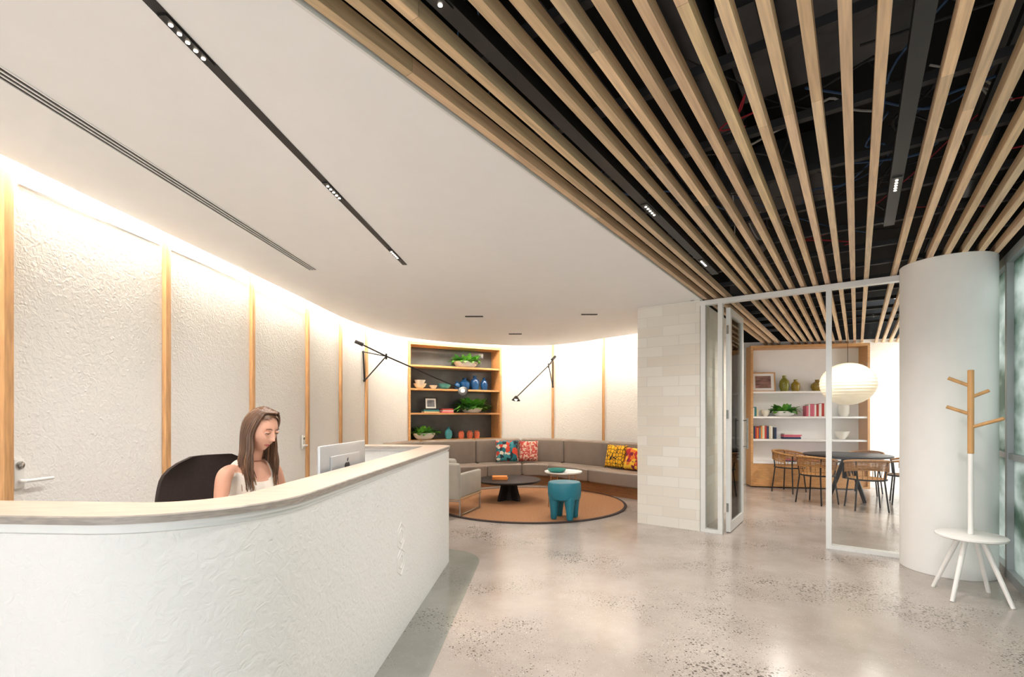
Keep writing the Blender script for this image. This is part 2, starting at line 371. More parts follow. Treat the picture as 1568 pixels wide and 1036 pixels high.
# ------------------------------------------------------------ tracks
def track_or_fill_spot(x,y,z,power,size=math.radians(110),col=(1,.95,.89)):
    ld=bpy.data.lights.new('track_or_fill_spot','SPOT'); ld.energy=power; ld.spot_size=size; ld.spot_blend=.9; ld.color=col; ld.shadow_soft_size=.05
    o=bpy.data.objects.new('track_or_fill_spot',ld); scene.collection.objects.link(o); o.location=(x,y,z)
    return o
def track(name,p0,p1,w,heads,zt=HC,power=60,size=110):
    d=(Vector(p1)-Vector(p0)); Lh=d.length; ang=math.atan2(d.y,d.x)
    mb=MB(); mb.bb(0,Lh,-w/2,w/2,-.004,.05,m_black)
    for h in heads:
        mb.bb(h-.12,h+.12,-w*.38,w*.38,-.010,-.004,m_black)
        for i in range(5): mb.lathe([(.0075,-.002),(.0075,0)],(h-.08+.04*i,0,-.0105),m_led,10)
    ob=mb.finish(name); ob.location=(p0[0],p0[1],zt); ob.rotation_euler.z=ang
    for h in heads:
        q=Vector(p0)+d.normalized()*h; track_or_fill_spot(q.x,q.y,zt-.04,power,math.radians(size))
    return ob
track('track_light',(-1.44,-1.5),(-.981,4.427),.042,[3.28,4.48,5.65],power=30,size=160)
q0=ab(-2.0,-1.138);q1=ab(5.05,-1.138); track('track_light',q0,q1,.062,[3.1,5.2,6.6],zt=HC+.012,power=34,size=155)
q0=ab(-3.2,.19);q1=ab(4.48,.19); track('track_light',q0,q1,.062,[5.2,6.9],zt=HC+.012,power=42,size=155)
mb=MB()
for dx in (-.026,.0,.026): mb.bb(0,7.2,dx-.0075,dx+.0075,-.002,.01,m_black)
for dx in (-.04,-.013,.013,.04): mb.bb(0,7.2,dx-.004,dx+.004,-.005,.01,m_ceil)
ob=mb.finish('air_vent'); p0=Vector((-2.26,-1.4)); p1=Vector((-1.884,4.587)); ob.location=(p0.x,p0.y,HC); d=p1-p0; ob.rotation_euler.z=math.atan2(d.y,d.x); ob.scale.x=d.length/7.2
for (x,y,w) in ((-.53,6.76,.25),(1.06,6.63,.22),(.056,8.24,.22)):
    mb=MB(); mb.box((0,0,0),(w,.05,.012),m_black,bev=.002)
    for i in range(4): mb.lathe([(.012,-.001),(.010,.0),(.004,.002)],(-.07+.047*i,0,-.0075),m_rail,10)
    o=mb.finish('ceiling_slot'); o.location=(x,y,HC-.003); track_or_fill_spot(x,y,HC-.04,32)  # black slot is unlit; the spot below it is added as lounge fill
# ------------------------------------------------------------ glazed partition
mb=MB()
mb.bb(6.02,6.10,-.36,1.53,2.70,2.755,m_alu)
mb.bb(6.02,6.10,1.47,1.525,0,2.70,m_alu); mb.bb(6.02,6.10,1.28,1.33,0,2.70,m_alu); mb.bb(6.02,6.10,.215,.265,0,2.70,m_alu)
mb.bb(6.02,6.10,-.36,.215,0,.04,m_alu); mb.bb(6.02,6.10,1.33,1.47,0,.04,m_alu)
mb.bb(6.05,6.058,-.36,.215,.04,2.70,m_glass); mb.bb(6.05,6.058,1.33,1.47,.04,2.70,m_glass)
mb.finish('glass_partition',rot=PHI)
mb=MB()
A0,A1=6.14,6.95; y0,y1=1.215,1.265
mb.bb(A0,A0+.07,y0,y1,.01,2.66,m_alu); mb.bb(A1-.07,A1,y0,y1,.01,2.66,m_alu); mb.bb(A0+.07,A1-.07,y0,y1,.01,.12,m_alu); mb.bb(A0+.07,A1-.07,y0,y1,2.59,2.66,m_alu)
mb.bb(A0+.07,A1-.07,y0+.02,y0+.028,.12,2.59,m_glass)
mb.tube([(A1-.035,y0-.05,.95),(A1-.035,y0-.05,1.35)],.012,m_steel)
for z in (.98,1.32): mb.tube([(A1-.035,y0,z),(A1-.035,y0-.05,z)],.008,m_steel)
for z in (.3,1.4,2.4): mb.tube([(A0-.012,y0+.03,z-.05),(A0-.012,y0+.03,z+.05)],.012,m_steel)
mb.finish('door_1',rot=PHI)
# ------------------------------------------------------------ bookcases
m_niche=mat('smoked_glass_back','#5E6264',.12,var=.5,scale=1.3)
def bookcase(w,z0,z1,boards,d,mw,mback,closed=None,th=.04,mi=None):
    mb=MB()
    mb.bb(0,th,-.03,d,z0,z1,mw); mb.bb(w-th,w,-.03,d,z0,z1,mw); mb.bb(th,w-th,-.03,d,z1-th*1.3,z1,mw); mb.bb(th,w-th,-.03,d,z0,z0+th,mw)
    for z in boards: mb.bb(th,w-th,-.01,d,z-.035,z,mi or mw)
    mb.bb(0,w,d,d+.02,z0,z1,mback)
    if closed: mb.bb(th,w-th,0,d,z0+th,closed,mw)
    return mb
N1=Vector((-1.99,9.27)); N2=Vector((-.235,10.23)); nd=N2-N1; nang=math.atan2(nd.y,nd.x)
mb=bookcase(nd.length,.86,2.80,[1.43,1.905,2.36],.38,m_oakh,m_niche)
mb.bb(0,nd.length,0,.1,0,.86,m_plain); mb.bb(0,nd.length,0,.1,2.80,2.998,m_plain)
bk=mb.finish('built_in_bookcase',rot=nang); bk.location=(N1.x,N1.y,0)
def put(ob,base,ang,x,y,z):
    v=Matrix.Rotation(ang,3,'Z')@Vector((x,y,0)); ob.location=(base.x+v.x,base.y+v.y,z); ob.rotation_euler.z=ang
def plant(name,r=.2,h=.12,leaf=.17,n=90,spread=1.0):
    mb=MB()
    mb.lathe([(r*.55,0),(r*.8,h*.3),(r,h*.95),(r*.97,h),(r*.9,h*.96),(r*.75,h*.8),(0,h*.8)],(0,0,0),m_wht,28,sy=.75)
    for i in range(n):
        a=U(0,2*math.pi); rr=r*.8*math.sqrt(R()); x,y=rr*math.cos(a),rr*math.sin(a)*.7
        a2=a+U(-.6,.6); el=U(.15,1.2); Ln=leaf*U(.6,1.15); p=Vector((x,y,h*.85)); d=Vector((math.cos(a2)*math.cos(el),math.sin(a2)*math.cos(el)*.5,math.sin(el))).normalized()
        side=Vector((-math.sin(a2),math.cos(a2),0)); vs=[];fs=[]; N=5
        for k in range(N+1):
            t=k/N; wd=.036*math.sin(math.pi*min(1,.08+t*.92))**.8*(leaf/.17)
            vs+= [p+side*wd*spread,p+Vector((0,0,-.006)),p-side*wd*spread]
            p=p+d*(Ln/N); d=(d+Vector((0,0,-.26))).normalized()
        for k in range(N):
            o_=3*k; fs+=[[o_,o_+1,o_+4,o_+3],[o_+1,o_+2,o_+5,o_+4]]
        mb.add(vs,fs,random.choice([m_gleaf,m_gleaf,m_gleaf2]),True)
    return mb.finish(name)
put(plant('potted_plant',.27,.12,.20,150),N1,nang,1.25,.13,2.362)
put(plant('potted_plant',.24,.10,.27,190),N1,nang,1.38,.12,1.432)
put(plant('potted_plant',.23,.13,.18,110),N1,nang,.36,.13,.902)
def vase(name,prof,m,x,y,z,base,ang,seg=24):
    mb=MB(); mb.lathe(prof,(0,0,0),m,seg); o=mb.finish(name); put(o,base,ang,x,y,z); return o
m_blue=mat('blue_glaze','#124A80',.15,var=.2); m_aqua=mat('aqua_glass','#3C8E9A',.1,var=.2); m_or=mat('orange_glaze','#C8684A',.3); m_cream=mat('cream_ceramic','#EDE7DA',.4); m_olive=mat('olive_glass','#8C8A3A',.1,var=.2); m_ochre=mat('ochre_glass','#9C8430',.12,var=.2)
bowlp=lambda r,h:[(r*.4,0),(r*.8,h*.45),(r,h),(r*.94,h),(r*.7,h*.4),(0,h*.2)]
vasep=lambda r,h:[(r*.7,0),(r,h*.35),(r*.9,h*.65),(r*.35,h*.85),(r*.4,h),(r*.3,h),(r*.25,h*.85),(0,h*.8)]
vase('ceramic_bowl',bowlp(.13,.10),m_cream,.28,.15,1.907,N1,nang); vase('ceramic_bowl',bowlp(.11,.09),m_cream,.28,.15,1.985,N1,nang)
vase('ceramic_bowl',bowlp(.08,.07),m_cream,.55,.13,1.907,N1,nang)
vase('aqua_bowl',bowlp(.14,.11),m_aqua,.80,.16,1.907,N1,nang)
vase('blue_vase',vasep(.12,.24),m_blue,1.25,.2,1.907,N1,nang); vase('blue_vase',vasep(.10,.30),m_blue,1.48,.18,1.907,N1,nang); vase('blue_vase',vasep(.08,.26),m_blue,1.68,.15,1.907,N1,nang)
vase('blue_vase',vasep(.06,.16),m_blue,1.05,.10,1.907,N1,nang)
for i,x in enumerate((1.15,1.34,1.50)): vase('orange_jar',[(.05,0),(.062,.05),(.06,.12),(.04,.14),(.045,.16),(0,.16)],m_or,x,.13,.902,N1,nang)
vase('aqua_vase',vasep(.08,.24),m_aqua,.88,.15,.902,N1,nang)
def frame(name,w,h,m_f,m_pic,tilt=.12):
    mb=MB(); t=.022
    mb.bb(-w/2,w/2,0,.015,0,t,m_f); mb.bb(-w/2,w/2,0,.015,h-t,h,m_f); mb.bb(-w/2,-w/2+t,0,.015,t,h-t,m_f); mb.bb(w/2-t,w/2,0,.015,t,h-t,m_f)
    mb.bb(-w/2+t,w/2-t,.006,.012,t,h-t,m_wht); mb.bb(-w/2+t+w*.13,w/2-t-w*.13,.003,.007,t+h*.13,h-t-h*.13,m_pic)
    for v in mb.v: v.y+=v.z*tilt
    return mb.finish(name)
m_pic=mat('landscape_print','#7C7F86',.6,var=.6,scale=9); m_pic2=mat('sunset_print','#8F6C62',.6,var=.6,scale=5,stretch=(1,1,4))
bcols=[mat('book_'+n,h,.6,var=.1) for n,h in (('red','#B03A34'),('orange','#D8843C'),('white','#E8E4DC'),('navy','#2A3B5A'),('teal','#3A7F86'),('pink','#D06A7C'),('black','#2A2928'),('cream','#D8CBA8'))]
def books_flat(name,n,w,d):
    mb=MB(); z=0
    for i in range(n):
        t=U(.018,.035); ww=w*U(.85,1); mb.box((U(-.01,.01),0,z+t/2),(ww,d*U(.9,1),t),random.choice(bcols),rz=U(-.08,.08),bev=.002); z+=t+.0005
    return mb.finish(name)
def books_row(name,n,h=.24,pal=None):
    mb=MB(); x=0
    for i in range(n):
        t=U(.018,.045); hh=h*U(.8,1.05); mb.box((x+t/2,0,hh/2),(t,.17,hh),random.choice(pal or bcols),bev=.002); x+=t+.002
    return mb.finish(name)
put(books_flat('stacked_books',2,.32,.22),N1,nang,.50,.16,1.432)
put(frame('picture_frame',.26,.24,m_black,m_pic),N1,nang,.50,.12,1.432+.065)
put(books_flat('stacked_books',3,.26,.2),N1,nang,.84,.16,1.432)
mbase=Vector((4.68,9.70)); bw=2.04
mb=bookcase(bw,.02,2.72,[.49,.925,1.36,1.84],.30,m_oakh,m_plain,closed=.47,mi=m_wht)
for v in mb.v: v.y-=.36
ob=mb.finish('display_bookcase'); put(ob,mbase,bang,0,0,0)
def mp_(ob,x,z,y=-.17): put(ob,mbase,bang,x,y,z+.002)
mp_(frame('picture_frame',.44,.38,m_oakh,m_pic2),.28,1.84,-.2)
vase('olive_vase',vasep(.09,.31),m_olive,.66,-.17,1.842,mbase,bang); vase('olive_vase',vasep(.08,.23),m_ochre,.86,-.17,1.842,mbase,bang); vase('ochre_bottle',vasep(.12,.22),m_ochre,1.25,-.17,1.842,mbase,bang)
mp_(plant('potted_plant',.22,.10,.18,120),.65,1.36)
mp_(books_row('book_row',3,.18),.06,1.36); vase('ceramic_bowl',bowlp(.09,.12),m_cream,.32,-.17,1.362,mbase,bang)
mp_(books_row('book_row',10,.24,[bcols[0],bcols[2],bcols[5],bcols[2]]),1.02,1.36); mp_(books_row('book_row',14,.24),.06,.925); mp_(books_flat('stacked_books',4,.34,.2),.78,.925)
vase('cream_vase',[(.06,0),(.09,.06),(.09,.2),(.07,.22),(0,.2)],m_cream,1.70,-.17,1.362,mbase,bang)
vase('cream_bowl',bowlp(.13,.15),m_cream,1.66,-.17,.927,mbase,bang)
mp_(books_flat('stacked_books',2,.6,.22),.95,.49)
mp_(books_flat('stacked_books',3,.3,.22),1.5,.49)
# ------------------------------------------------------------ reception desk
def fillet(P,Rr,n=14):
    out=[Vector(P[0])]
    for i in range(1,len(P)-1):
        a,b,c=Vector(P[i-1]),Vector(P[i]),Vector(P[i+1]); r=Rr[i-1]
        u=(a-b).normalized(); w=(c-b).normalized(); th=math.acos(max(-1,min(1,u.dot(w)))); dd=r/math.tan(th/2)
        p0=b+u*dd; p1=b+w*dd; cen=b+(u+w).normalized()*(r/math.sin(th/2))
        a0=math.atan2(*(p0-cen).yx); a1=math.atan2(*(p1-cen).yx)
        da=(a1-a0+math.pi)%(2*math.pi)-math.pi
        for k in range(n+1):
            t=a0+da*k/n; out.append(cen+Vector((math.cos(t),math.sin(t)))*r)
    out.append(Vector(P[-1])); return out
DP=[(-2.42,1.50),(-.815,1.395),(-.59,4.74),(-1.50,4.80)]
def offcorners(P,d):
    P=[Vector(p) for p in P]; lines=[]
    for i in range(len(P)-1):
        t=(P[i+1]-P[i]).normalized(); n=Vector((-t.y,t.x)); lines.append((P[i]+n*d,t))
    out=[lines[0][0]]
    for i in range(len(lines)-1):
        (p,t),(q,s_)=lines[i],lines[i+1]; den=t.x*s_.y-t.y*s_.x; k=((q-p).x*s_.y-(q-p).y*s_.x)/den; out.append(p+t*k)
    t=lines[-1][1]; out.append(P[-1]+Vector((-t.y,t.x))*d); return out
def dpath(d): return fillet(offcorners(DP,d),[max(.46-d,.05),max(.16-d,.04)],n=20)
mb=MB()
mb.band(dpath(0),dpath(.14),0,1.045,m_desk)
mb.band(dpath(.012),dpath(.13),1.045,1.06,m_plain)
mb.band(dpath(.0),dpath(.2),1.06,1.076,m_plain)
A=dpath(-.012);B=dpath(.225); n=len(A)
A2=dpath(-.008);B2=dpath(.221)
vs=[(p.x,p.y,z) for z,P in ((1.076,A),(1.097,A),(1.101,A2),(1.101,B2),(1.097,B),(1.076,B)) for p in P]
def q(r,i): return r*n+i
fe=[];ft=[]
for i in range(n-1):
    for r in (0,1,3,4): fe.append([q(r,i),q(r,i+1),q(r+1,i+1),q(r+1,i)])
    ft.append([q(2,i),q(2,i+1),q(3,i+1),q(3,i)]); fe.append([q(5,i),q(5,i+1),q(0,i+1),q(0,i)])
fe+=[[q(r,0) for r in range(6)],[q(r,n-1) for r in range(6)]]
mb.add(vs,fe,m_tope,False)
mb.add(vs,ft,m_top,False)
mb.band(dpath(.142),dpath(.60),.715,.74,m_wht)
mb.bb(-2.3,-2.27,1.66,2.05,0,.714,m_plain); mb.bb(-1.42,-1.39,4.25,4.6,0,.714,m_plain)
dv=Vector((.0677,1)).normalized(); nrm=Vector((dv.y,-dv.x))
def facept(s_,z,out=-.0035):
    base=Vector((-.815+.0677*(3.06-1.395),3.06)); p=base+dv*s_+nrm*out; return (p.x,p.y,z)
for (cs,cz,rr) in ((.0,.63,.085),(.0,.47,.085),(0.0,.63,.045),(0,.47,.045)):
    pts=[facept(cs+rr*math.cos(math.radians(60*i+30)),cz+rr*1.0*math.sin(math.radians(60*i+30))) for i in range(6)]
    mb.tube(pts,.007,m_plain,8,closed=True)
dk=mb.finish('reception_desk')
for p in dk.data.polygons: p.use_smooth=True
dk.data.set_sharp_from_angle(angle=math.radians(30))
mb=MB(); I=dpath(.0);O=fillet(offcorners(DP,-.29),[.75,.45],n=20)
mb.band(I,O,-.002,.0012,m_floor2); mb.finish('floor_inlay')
mb=MB(); m_al=mat('brushed_aluminium','#BFC1C4',.35,metal=.4,var=.03); m_scr=mat('screen_black','#0A0A0C',.1)
mb.box((0,0,.30),(.022,.65,.37),m_al,bev=.008); mb.box((.014,0,.31),(.016,.42,.22),m_al,bev=.007)
mb.box((-.0125,0,.33),(.002,.62,.29),m_scr)
mb.box((.045,0,.155),(.006,.17,.30),m_al,bev=.002,Mx=Matrix.Rotation(.18,4,'Y')); mb.box((-.02,0,.004),(.17,.17,.007),m_al,bev=.002)
for c,r in (((.0225,-.014,.345),.025),((.0225,.014,.345),.025),((.0225,0,.335),.028)): mb.ell(c,(.0015,r,r),m_black,seg=16,rings=8)
mb.ell((.0225,.008,.385),(.0015,.006,.014),m_black,Mx=Matrix.Rotation(-.6,4,'X'))
ob=mb.finish('desktop_computer'); ob.location=(-1.02,2.93,.742); ob.rotation_euler.z=-.07
# ------------------------------------------------------------ office chair
TH=math.radians(-22); PEL=Vector((-1.477,2.636))
m_chair=mat('dark_brown_mesh','#2E2220',.7,var=.2,scale=80,bump=.2,bscale=300)
mb=MB(); nx,nz=20,20; vs=[];fs=[]
for side in (0,1):
    for j in range(nz+1):
        t=j/nz; z=.60+.57*t; hw=.20+.08*math.sin(math.pi*min(1,t*.75+.1))
        if t>.8: hw*=math.sqrt(max(0.02,1-((t-.8)/.2)**2*.75))
        for i in range(nx+1):
            s_=2*i/nx-1; x=-.24+.05*s_*s_-.04*math.sin(t*math.pi)-.03*t-side*.025
            vs.append((x,s_*hw,z))
N=(nx+1)*(nz+1)
for j in range(nz):
    for i in range(nx):
        a=j*(nx+1)+i; fs.append([a,a+1,a+nx+2,a+nx+1]); fs.append([N+a+nx+1,N+a+nx+2,N+a+1,N+a])
bd_=[i for i in range(nx+1)]+[(j*(nx+1)+nx) for j in range(1,nz+1)]+[nz*(nx+1)+i for i in range(nx-1,-1,-1)]+[j*(nx+1) for j in range(nz-1,0,-1)]
for k in range(len(bd_)): a,b_=bd_[k],bd_[(k+1)%len(bd_)]; fs.append([a,b_,N+b_,N+a])
mb.add(vs,fs,m_chair,True)
mb.box((.0,0,.47),(.48,.50,.07),m_chair,bev=.03,seg=3)
mb.tube([(-.1,0,.43),(-.27,0,.45),(-.31,0,.6),(-.31,0,.8)],.018,m_black); mb.cyl((0,0),.028,.12,.44,m_black,16)
for s_ in (-1,1):
    mb.tube([(-.05,.24*s_,.44),(-.05,.29*s_,.5),(-.05,.29*s_,.66)],.014,m_black); mb.box((.0,.29*s_,.675),(.22,.07,.03),m_black,bev=.012)
for i in range(5):
    a=i*2*math.pi/5; c,s_=math.cos(a),math.sin(a); mb.tube([(0,0,.12),(.28*c,.28*s_,.075)],[.026,.016],m_black); mb.ell((.28*c,.28*s_,.03),(.03,.03,.03),m_black,seg=12,rings=8)
ob=mb.finish('office_chair'); ob.location=(PEL.x,PEL.y,0); ob.rotation_euler.z=TH
# ------------------------------------------------------------ woman
m_skin=mat('skin','#D9A48C',.5,var=.04,scale=12); m_cloth=mat('cream_top','#EFE6DC',.8,var=.04,bump=.1,bscale=200); m_pants=mat('dark_trousers','#2C2E38',.8)
m_hair1=mat('hair_brown','#65483599'[:7],.42,var=.25,scale=30,stretch=(1,1,.2)); m_hair2=mat('hair_highlight','#967055',.42,var=.25,scale=30,stretch=(1,1,.2)); m_hair3=mat('hair_dark','#4C3626',.45,var=.2)
m_lip=mat('lips','#B8645A',.4); m_eye=mat('eye_white','#EFEBE6',.3); m_iris=mat('iris','#4A3A2C',.3); m_brow=mat('brow','#5A4030',.7)
woman=bpy.data.objects.new('seated_woman',None); scene.collection.objects.link(woman); woman.location=(PEL.x,PEL.y,0); woman.rotation_euler.z=TH
J={}; ed=[]
def j(n,p,r,par=None):
    J[n]=(len(J),p,r)
    if par: ed.append((J[par][0],J[n][0]))
j('pel',(0,0,.60),(.115,.15)); j('waist',(.015,0,.76),(.085,.108),'pel'); j('rib',(.035,0,.90),(.092,.112),'waist'); j('chest',(.06,0,1.01),(.093,.118),'rib'); j('uch',(.07,0,1.09),(.062,.085),'chest')
j('nb',(.085,0,1.155),(.045,.047),'uch'); j('nt',(.115,0,1.25),(.042,.042),'nb')
for s_,n in ((1,'L'),(-1,'R')):
    j('cl'+n,(.07,.09*s_,1.12),(.036,.036),'uch'); j('sh'+n,(.07,.155*s_,1.10),(.041,.041),'cl'+n); j('ua'+n,(.085,.182*s_,.99),(.034,.034),'sh'+n)
    j('el'+n,(.11,.205*s_,.85),(.029,.029),'ua'+n); j('fa'+n,(.22,.17*s_,.815),(.028,.028),'el'+n); j('wr'+n,(.345,.12*s_,.785),(.020,.018),'fa'+n); j('pa'+n,(.40,.105*s_,.772),(.026,.014),'wr'+n); j('kn'+n,(.435,.10*s_,.768),(.026,.012),'pa'+n)
    j('hp'+n,(.02,.085*s_,.585),(.085,.085),'pel'); j('th'+n,(.22,.10*s_,.585),(.072,.072),'hp'+n); j('kn2'+n,(.42,.11*s_,.58),(.056,.056),'th'+n); j('ca'+n,(.40,.11*s_,.38),(.048,.048),'kn2'+n); j('an'+n,(.36,.11*s_,.09),(.032,.032),'ca'+n); j('to'+n,(.50,.12*s_,.035),(.034,.028),'an'+n)
me=bpy.data.meshes.new('body'); me.from_pydata([v[1] for v in J.values()],ed,[]); tb=bpy.data.objects.new('tmp',me); scene.collection.objects.link(tb)
sk=tb.modifiers.new('s','SKIN'); sd=tb.modifiers.new('d','SUBSURF'); sd.levels=4; sd.render_levels=4
for i,(k,v) in enumerate(J.items()):
    sv=me.skin_vertices[0].data[i]; sv.radius=v[2]; sv.use_root=(i==0)
dg=bpy.context.evaluated_depsgraph_get(); dg.update(); bmesh_=bpy.data.meshes.new_from_object(tb.evaluated_get(dg)); bpy.data.objects.remove(tb)
for m in (m_skin,m_cloth,m_pants,m_black): bmesh_.materials.append(m)
clothv=set()
for p in bmesh_.polygons:
    p.use_smooth=True; c=p.center; k=0; ay=abs(c.y)
    if c.z<.70: k=2 if not (c.x>.1 and c.z>.745) else 0
    if c.z<.08: k=3
    neck=min(1.045+.8*max(0,ay-.03),1.10)
    if ay<.150-.25*max(0,c.z-1.0) and c.x<.2:
        if .68<=c.z<neck: k=1
        if .066<ay<.088 and 1.04<=c.z<1.2: k=1
    if c.x>.2 and c.z>.74: k=0
    p.material_index=k
    if k==1: clothv.update(p.vertices)
nv=[v.normal.copy() for v in bmesh_.vertices]
for v in bmesh_.vertices:
    if v.co.x>.06:
        for s_ in (1,-1):
            d=math.exp(-((v.co.y-.055*s_)/.045)**2-((v.co.z-.985)/.05)**2); v.co.x+=.026*d
for i in clothv: bmesh_.vertices[i].co+=nv[i]*.004
body=bpy.data.objects.new('body',bmesh_); scene.collection.objects.link(body); body.parent=woman
mb=MB()
for s_ in (1,-1):
    for k,(off_,ln) in enumerate(((-.021,.058),(-.007,.068),(.008,.064),(.022,.05))):
        bx,by,bz=.432,(.102*s_+off_),.768
        mb.tube([(bx-.01,by,bz),(bx+ln*.4,by,bz+.006),(bx+ln*.75,by,bz-.004),(bx+ln,by,bz-.016)],[.009,.0085,.0075,.005],m_skin,8); mb.ell((bx+ln,by,bz-.016),(.0055,.0055,.0055),m_skin,seg=8,rings=6)
    ty=.105*s_-s_*.022
    mb.tube([(.375,ty,.775),(.40,ty-s_*.022,.768),(.425,ty-s_*.028,.762)],[.011,.009,.006],m_skin,8)
hd=mb.finish('fingers'); hd.parent=woman
HY=math.radians(2); HP=math.radians(20)
Hc=Vector((.15,0,1.322))
HM=Matrix.Translation(Hc)@Matrix.Rotation(HY,4,'Z')@Matrix.Rotation(HP,4,'Y')
mb=MB(); mb.M=HM; b=bmesh.new(); bmesh.ops.create_uvsphere(b,u_segments=96,v_segments=72,radius=1)
g=lambda d,s_: math.exp(-(d/s_)**2)
for v in b.verts:
    x0,y0,z0=v.co
    X=x0*.090; Y=y0*.070; Z=z0*.112
    if z0<0:
        t=-z0; Y*=1-.30*t**1.6; X*=(1-.06*t) if x0>0 else (1-.5*t)
        if x0>0: X+=.012*t
    if x0>0:
        X*=.94
        X+=.010*g(y0,.10)*g(z0-.05,.16)+.024*g(y0,.10+.05*g(z0+.27,.08))*g(z0+.24,.11)+.010*g(y0,.1)*g(z0+.08,.12)
        X-=.011*(g(y0-.38,.2)+g(y0+.38,.2))*g(z0-.06,.13)
        X+=.003*g(y0,.7)*g(z0-.28,.12)
        X+=.006*g(y0,.24)*g(z0+.51,.045)+.007*g(y0,.20)*g(z0+.61,.055)-.003*g(y0,.3)*g(z0+.56,.02)
        X+=.008*g(y0,.3)*g(z0+.88,.12)
        X+=.004*(g(y0-.5,.25)+g(y0+.5,.25))*g(z0+.2,.2)
    v.co=(X,Y,Z)
mb.bm(b,m_skin,True)
for i,f in enumerate(mb.f):
    c=HM.inverted()@(sum((mb.v[k] for k in f),Vector())/len(f))
    if c.x>.06 and abs(c.y)<.020 and abs(c.z+.0625)<.0085*math.sqrt(max(0,1-(c.y/.020)**2)): mb.m[i]=mb.mi(m_lip)
for s_ in (1,-1):
    mb.ell((.0745,.028*s_,.007),(.010,.0135,.0065),m_eye,seg=14,rings=10); mb.ell((.0830,.028*s_,.0045),(.003,.0055,.0045),m_iris,seg=10,rings=6)
    mb.ell((.0760,.028*s_,.0105),(.0105,.0150,.0060),m_skin,seg=14,rings=8)
    mb.tube([(.080,.014*s_,.006),(.0870,.028*s_,.0062),(.078,.043*s_,.0055)],.0016,m_brow,5)
    mb.tube([(.087,.013*s_,.026),(.0865,.028*s_,.031),(.076,.044*s_,.027)],[.0020,.0028,.0012],m_brow,6)
    mb.ell((0.0,.070*s_,-.005),(.018,.008,.03),m_skin,seg=12,rings=10)
hh=mb.finish('head'); hh.parent=woman
mb=MB(); mb.M=HM; b=bmesh.new(); bmesh.ops.create_uvsphere(b,u_segments=60,v_segments=40,radius=1)
kill=[]
for v in b.verts:
    x,y,z=v.co
    if (x>.22 and z<.74-.3*abs(y)) or z<-.62: kill.append(v)
    rip=1+.010*math.sin(math.atan2(y,x-.3)*34)
    v.co=(x*.100*rip-.002,y*.079*rip,z*.121*rip)
bmesh.ops.delete(b,geom=kill,context='VERTS'); mb.bm(b,m_hair1,True)
Rz=Matrix.Rotation(HY,4,'Z'); Rp=Matrix.Rotation(HP,4,'Y')
mb.M=Matrix.Translation(Hc)@Rz
for i in range(420):
    side=1 if i%2 else -1
    az=math.radians(U(68,179))*side; ca,sa=math.cos(az),math.sin(az); k=U(.92,1.04); ln=U(.25,.33)
    fr=max(0,ca); ph=U(0,6.28); wv=U(.002,.007)
    top=Rp@Vector((U(-.03,.072),.010+side*.004,.1165-U(0,.004)))
    m1=Rp@Vector((ca*.066*k+.016,sa*.052*k,.097)); m2=Rp@Vector((ca*.094*k+.006,sa*.077*k,.045))
    m3=Rp@Vector((ca*.097*k,sa*.081*k,-.02))
    pts=[top,m1,m2,m3,(m3.x-.004+.015*fr+wv*math.sin(ph),sa*.084*k,-.10),(m3.x-.01+.03*fr+wv*math.sin(ph+1.6),sa*.090*k+wv*math.cos(ph),-.10-(ln-.10)*.5),(m3.x-.0+.035*fr+U(-.008,.008),sa*.080*k+U(-.012,.012),-ln)]
    pts=catmull(pts,4); n=len(pts); qq=R()
    mb.tube(pts,[.0048*(1-.70*(q_/(n-1))**3) for q_ in range(n)],m_hair2 if qq<.28 else (m_hair3 if qq<.45 else m_hair1),5)
hr=mb.finish('hair'); hr.parent=woman
# ------------------------------------------------------------ lounge
mb=MB(); mb.cyl((0,0),1.49,0.001,.014,m_rug,96); mb.lathe([(1.47,.001),(1.51,.001),(1.515,.01),(1.505,.018),(1.47,.017),(1.47,.001)],(0,0,0),m_rugb,96)
ob=mb.finish('round_rug'); ob.location=(.27,7.68,.001)
SP=catmull([(-2.33,8.45),(-1.99,9.22),(-1.13,9.74),(-.24,10.19),(.33,10.27),(.86,10.17),(1.35,9.80),(1.75,9.30),(2.25,8.7),(2.62,8.28)],10)
SP=resample(SP,.06)
mb=MB()
mb.band(offs(SP,.04),offs(SP,.66),0,.19,m_base)
nseg=6; n=len(SP); idx=[round(i*(n-1)/nseg) for i in range(nseg+1)]
def cushion(A,B,z0,z1,rad,m):
    n=len(A); prof=[]; K=5
    for (cx,cz,a0) in ((1,0,-90),(1,1,0),(0,1,90),(0,0,180)):
        for k in range(K+1):
            a=math.radians(a0+90*k/K); prof.append((cx,cz,math.cos(a),math.sin(a)))
    vs=[];fs=[];P=len(prof)
    for i in range(n):
        e=min(i,n-1-i); ins=0 if e>0 else rad*.7
        w=(B[i]-A[i]); W_=w.length; w=w/W_
        for (cx,cz,c,s_) in prof:
            d=(W_-rad if cx else rad)+c*(rad-ins); z=(z1-rad if cz else z0+rad)+s_*(rad-ins)
            p=A[i]+w*d; vs.append((p.x,p.y,z))
    for i in range(n-1):
        for k in range(P): k2=(k+1)%P; fs.append([i*P+k,i*P+k2,(i+1)*P+k2,(i+1)*P+k])
    fs.append(list(range(P))); fs.append([(n-1)*P+k for k in range(P)][::-1])
    mb.add(vs,fs,m,True)
for k in range(nseg):
    full=lambda d:[offs(SP,d)[i] for i in range(idx[k],idx[k+1]+1)]
    def trimmed(P,g_=.006):
        P=[p.copy() for p in P]; P[0]=P[0].lerp(P[1],g_/.06); P[-1]=P[-1].lerp(P[-2],g_/.06); return P
    cushion(trimmed(full(.22)),trimmed(full(.76)),.195,.43,.035,m_leather)
    cushion(trimmed(full(.03)),trimmed(full(.235)),.40,.90,.05,m_leather)
mb.finish('curved_banquette_sofa')
